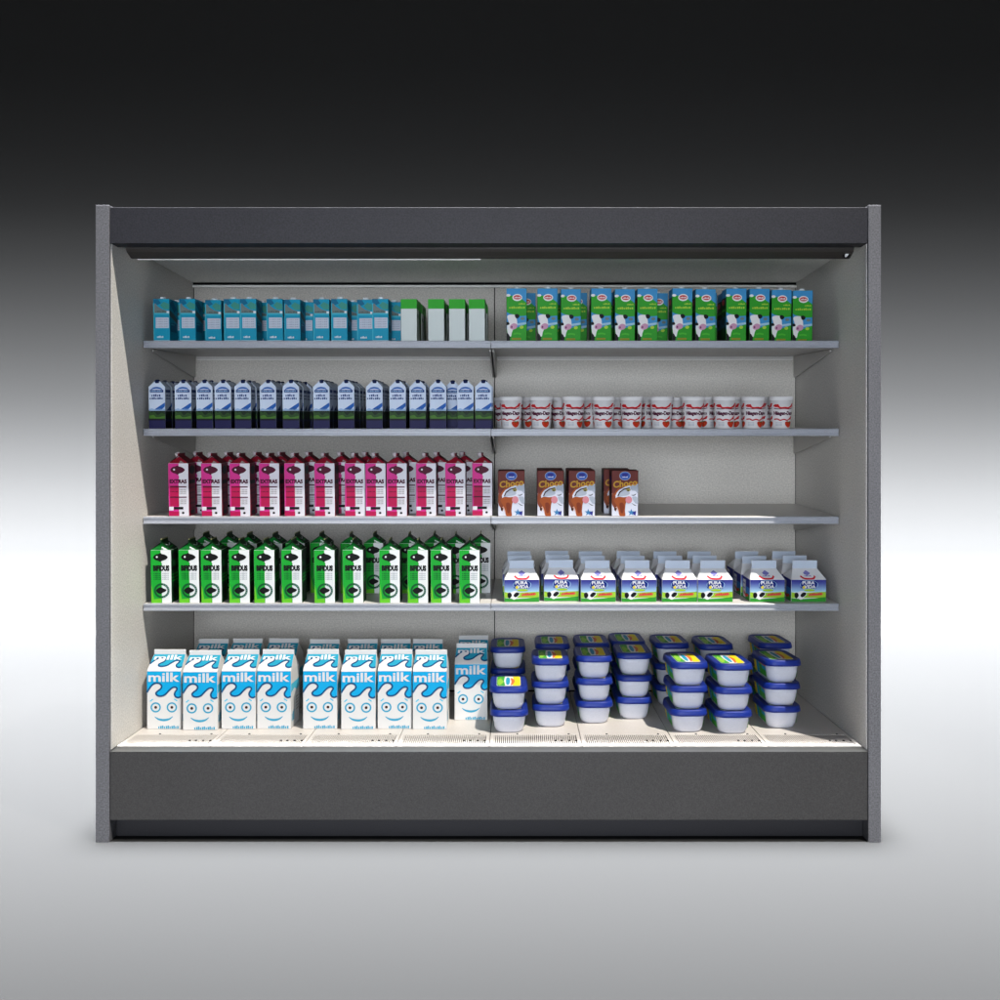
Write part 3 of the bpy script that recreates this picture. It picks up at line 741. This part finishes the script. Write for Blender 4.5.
# third shelf left: pink cartons
pink = Kind(make_pink, 'carton', 'pink and white cartons on the third left shelf')
pxs = [179, 211.7, 240.2, 269.7, 294.8, 325, 355, 375.7, 397, 426.3, 455.4]
for k, x in enumerate(pxs):
    on_shelf(pink, 2, x, .280 + jit(.003), .0697, 'pink and white carton with fish shape, %s in the third shelf front row' % nth(k, 99), jit(1))
on_shelf(pink, 2, 482.3, .30, .0697, 'pink and white carton set back at the right end beside the chocolate cartons', 0)
for k, x in ((0, 197), (1, 228), (2, 257), (3, 281), (4, 309), (5, 341), (6, 366), (8, 407), (9, 438), (10, 464)):
    on_shelf(pink, 2, x, .372 + jit(.008), .0697, 'pink and white carton half hidden behind the pink front carton that is %s' % nth(k, 99), jit(2))
# third shelf right: chocolate milk
choc = Kind(make_choc, 'carton', 'brown chocolate milk cartons on the third right shelf')
for x, dep, l in ((511.4, .283, 'brown chocolate milk carton standing alone next to the pink cartons'), (550.5, .285, 'front chocolate milk carton just left of the middle gap'),
                  (581.8, .283, 'front chocolate milk carton, third from the left of the four'), (624.8, .283, 'front chocolate milk carton at the right end by the empty shelf')):
    on_shelf(choc, 2, x, dep, .085, l, 0)
for x, dep, l in ((550, .385, 'chocolate milk carton hidden behind the second front chocolate carton'), (579.5, .385, 'chocolate milk carton hidden behind the third front chocolate carton'), (616.5, .375, 'chocolate milk carton peeping out left behind the rightmost chocolate carton')):
    on_shelf(choc, 2, x, dep, .085, l, 0)
# bottom shelf left: green cartons
green = Kind(make_green, 'carton', 'green and white cartons on the bottom left shelf')
gx = [161.5, 189.5, 211.5, 239.5, 264.5, 292, 324.7, 353, 389.6, 418, 441.2, 469.4]
for k, x in enumerate(gx):
    on_shelf(green, 3, x, .276 + jit(.003), .0704, 'green and white carton with black fish shape, %s in the front row' % nth(k, len(gx)), jit(1))
gb = [204, 227.5, 248, 273.7, 296, 320.5, 350, 374, 409, 434, 455.5, 480.5]
for k, x in enumerate(gb):
    on_shelf(green, 3, x, .455 + jit(.01), .0704, 'green and white carton in the rear row on the fourth shelf, %s' % nth(k, len(gb)), jit(2))
# bottom shelf right: small gable milk cartons, three deep
small = Kind(make_small, 'carton', 'small white gable cartons on the bottom right shelf')
sx_ = [521.6, 561.3, 598.2, 638.7, 679.5, 715.2, 767, 808.3]
sd = [.297, .31, .297, .297, .297, .297, .297, .297]
for k, x in enumerate(sx_):
    on_shelf(small, 3, x, sd[k], .100, 'small white milk carton with cow and meadow, %s in the front row' % nth(k, len(sx_)), jit(1))
    X = XX(x, sd[k])
    for r in (1, 2):
        dep = sd[k] + .116 * r + jit(.006)
        on_shelf(small, 3, VX + (X - .004*r) * S(dep) / K + jit(1.2), dep, .100, 'small white gable carton %s behind the front one that is %s' % (('next', 'two places')[r-1], nth(k, len(sx_))), jit(2))
# deck left: milk cartons
milk = Kind(make_milk, 'carton', 'blue and white smiling milk cartons on the deck')
mx = [(164, .2377, 0), (199.8, .225, 1), (238.5, .2377, 0), (274.3, .240, -1), (319.8, .241, 1), (358, .233, 1), (394.6, .241, 0), (429.8, .233, 0)]
for k, (x, dep, yaw) in enumerate(mx):
    milk.put((XX(x, dep), dep + .0584, DZ + .0004), (0, 0, rad(yaw)), 'smiling blue and white milk carton, %s in the deck front row' % nth(k, 99))
milk.put((XX(471, .352), .352 + .0584, DZ + .0004), (0, 0, 0), 'smiling milk carton set back alone beside the stacked blue lidded tubs')
mbk = [(214, 0), (248, 1), (284, 2), (325, 3), (363, 4), (396, 5), (428, 6)]
for k, (x, _) in enumerate(mbk):
    dep = .44 + jit(.008)
    milk.put((XX(x, dep + .06), dep + .0584, DZ + .0004), (0, 0, rad(jit(2))), 'shaded milk carton in the rear row on the deck, %s' % nth(k, 99))
milk.put((XX(473.5, .567), .567, DZ + .0004), (0, 0, 0), 'shaded milk carton behind the one set back beside the tubs')
# deck right: stacked tubs
tub = Kind(make_tub, 'tub', 'white tubs with blue lids stacked on the deck')
LV = {3: ['bottom', 'middle', 'top'], 2: ['bottom', 'top']}
PIT = .0792
st = [(508.3, .173, 2, 0, 'two high front stack at the left end'), (551, .241, 3, 0, 'second front stack from the left'), (595, .290, 3, 0, 'third front stack from the left'),
      (635.3, .344, 3, 0, 'fourth front stack from left, set furthest back'), (690, .180, 3, 1, 'front stack third from the right'), (735, .160, 3, 1, 'front stack second from the right'), (784, .226, 3, 2, 'front stack nearest the right wall')]
sb = [(508, .455, 3, 0, 'rear stack behind the low left stack'), (553, .515, 3, 0, 'rear stack behind the second front stack'), (593, .53, 3, 0, 'rear stack behind the third front stack'), (629.5, .565, 3, 0, 'rear stack behind the stack set furthest back'),
      (673, .53, 3, 1, 'tall rear stack third from the right'), (717.5, .505, 3, 2, 'tall rear stack second from the right'), (776.5, .53, 3, 3, 'rear stack nearest the right wall')]
for x, dep, n, yaw, desc in st + sb:
    for l in range(n):
        tub.put((XX(x, dep) + jit(.0015), dep + .1015 + jit(.002), DZ + .0004 + l * PIT), (0, 0, rad(yaw + jit(1.2))), '%s blue lidded white tub of the %s' % (LV[n][l], desc))

# ------------------------------------------------------------------ studio floor sweeping up into the backdrop
T = [(-80,16),(0,17),(60,17),(100,22),(150,30),(200,42),(250,65),(300,92),(350,120),(400,150),(450,190),(500,228),(540,250),(560,255)]  # background brightness by image row; the sweep's slope is shaped to give it
def target(y):
    for (a, p), (b, q) in zip(T, T[1:]):
        if a <= y <= b:
            v = p + (q-p)*(y-a)/(b-a); return lin((v, v, v))[0]
    return 1.06
E0 = 1.06
F = D / K
prof = [(-9.0, 0.0), (-3.0, 0.0)]
y = 590.0; u = F * CZ / (y - VY); z = 0.0
prof += [(-3 + 2 + (u - 2) * k / 12, 0.0) for k in range(1, 13)]
step = 2.0
cnt = 0
while y > -75:
    s = (VY - y) / F; s2 = (VY - (y - step)) / F
    c = min(0.9995, max(0.0016, target(y - step/2) / E0)); t = math.sqrt(1 - c*c) / c
    du = u * (s2 - s) / (t - s)
    u += du; y -= step; z = CZ + s2 * u; cnt += 1
    if cnt % 4 == 0: prof.append((u - 3, z))
prof.append((u - 3, z + 2.5))
mb = MB(); M_bg = mat('backdrop_paper', (37, 37.4, 37.8), 1.0, 0.0)
nx = 2; W2 = 22.0
rows = [[mb.bm.verts.new((sx_, yy, zz)) for sx_ in (-W2, W2)] for yy, zz in prof]
for a, b in zip(rows, rows[1:]):
    f = mb.bm.faces.new((a[0], a[1], b[1], b[0])); f.smooth = True; f.material_index = mb.mi(M_bg)
bg = mb.build('studio_floor'); bg['kind'] = 'structure'
WALL_Y = u - 3

# ------------------------------------------------------------------ lights
def area(name, loc, rot, sx, sy, power, spread, col=(1, 1, 1)):
    l = bpy.data.lights.new(name, 'AREA'); l.shape = 'RECTANGLE'; l.size = sx; l.size_y = sy; l.energy = power; l.spread = rad(spread); l.color = col
    o = bpy.data.objects.new(name, l); o.location = loc; o.rotation_euler = rot; COL.objects.link(o); return o
FL = 166.0            # irradiance that makes the paper read white
def down(name, u0, u1, e, h, spread):
    d_ = u1 - u0
    area(name, (0, (u0+u1)/2 - 3, h), (0, 0, 0), 34.0, d_, FL * e * 34.0 * d_, spread, (0.982, 0.988, 1.0))
down('backdrop_wash_light', 6.62, WALL_Y + 3.4, 1.08, 12.0, 1.0)  # added light from above that washes the curved backdrop
EU = [(1.0,.12),(1.9,.24),(2.116,.305),(2.334,.395),(2.6,.485),(2.94,.565),(3.38,.665),(3.97,.765),(4.82,.885),(6.0,1.0),(6.5,1.06),(9,1.08)]
def eu(u):
    for (a, p), (b, q) in zip(EU, EU[1:]):
        if a <= u <= b: return p + (q-p)*(u-a)/(b-a)
# added overhead light, strength ramped: dim over near floor, full over far floor
UA, UB = 1.0, 7.0
down('floor_gradient_light', UA, UB, 1.0, 6.5, 10)
fl = bpy.data.lights['floor_gradient_light']; fl.use_nodes = True; nt = fl.node_tree
em = nt.nodes['Emission']; gm = nt.nodes.new('ShaderNodeNewGeometry'); sp = nt.nodes.new('ShaderNodeSeparateXYZ'); rp = nt.nodes.new('ShaderNodeValToRGB')
nt.links.new(gm.outputs['Parametric'], sp.inputs[0]); nt.links.new(sp.outputs['Y'], rp.inputs['Fac']); nt.links.new(rp.outputs['Color'], em.inputs['Strength'])
el = rp.color_ramp.elements
while len(el) > 2: el.remove(el[-1])
for k, e in enumerate((0.0, 1.0)): el[k].position = e
NS = 12
for k in range(1, NS): el.new(k / NS)
for k in range(NS + 1):
    v = eu(UA + (UB - UA) * el[k].position) * (1.06 if k == NS else 1.0); el[k].color = (v, v, v, 1)
# key lamp: from the upper right, in front
kd = Vector((0.874, -1.0, 3.1)); anchor = Vector((1.118, 0, 1.0)); kp = anchor + kd * 4.6
l = bpy.data.lights.new('key_lamp', 'SPOT'); l.energy = 17500; l.spot_size = rad(17); l.spot_blend = 0.35; l.shadow_soft_size = 0.05; l.color = (1.0, 0.95, 0.87)
ko = bpy.data.objects.new('key_lamp', l); ko.location = kp; COL.objects.link(ko)
ko.rotation_euler = (Vector((-0.15, 0.15, 0.8)) - kp).to_track_quat('-Z', 'Y').to_euler()
# soft fill from behind the camera
fp = Vector((-0.3, -4.4, 1.22))
fo = area('fill_softbox', fp, (Vector((-0.1, 0.4, 1.15)) - fp).to_track_quat('-Z', 'Y').to_euler(), 3.2, 1.8, 32, 70, (0.88, 0.95, 1.06))

w = bpy.data.worlds.new('World'); scene.world = w; w.use_nodes = True
w.node_tree.nodes['Background'].inputs['Color'].default_value = (0.9, 0.95, 1.0, 1)
w.node_tree.nodes['Background'].inputs['Strength'].default_value = 0.02

# ------------------------------------------------------------------ camera and render
cam = bpy.data.cameras.new('camera'); cam.lens = 36 * F / 1000; cam.sensor_width = 36; cam.shift_x = (500 - VX) / 1000; cam.shift_y = (VY - 500) / 1000
cam.clip_end = 100; cam.clip_start = 0.05
co = bpy.data.objects.new('camera', cam); co.location = (0, -D, CZ); co.rotation_euler = (PI/2, 0, 0); COL.objects.link(co); scene.camera = co
scene.render.engine = 'CYCLES'; scene.render.filter_size = 1.2
vs = scene.view_settings; vs.view_transform = 'Standard'; vs.look = 'None'; vs.exposure = 0; vs.gamma = 1; vs.use_curve_mapping = False
cy = scene.cycles; cy.use_denoising = True; cy.max_bounces = 6; cy.diffuse_bounces = 4; cy.glossy_bounces = 2; cy.caustics_reflective = False; cy.caustics_refractive = False
cy.sample_clamp_indirect = 4.0
print('WALL_Y', WALL_Y, 'top', prof[-1])
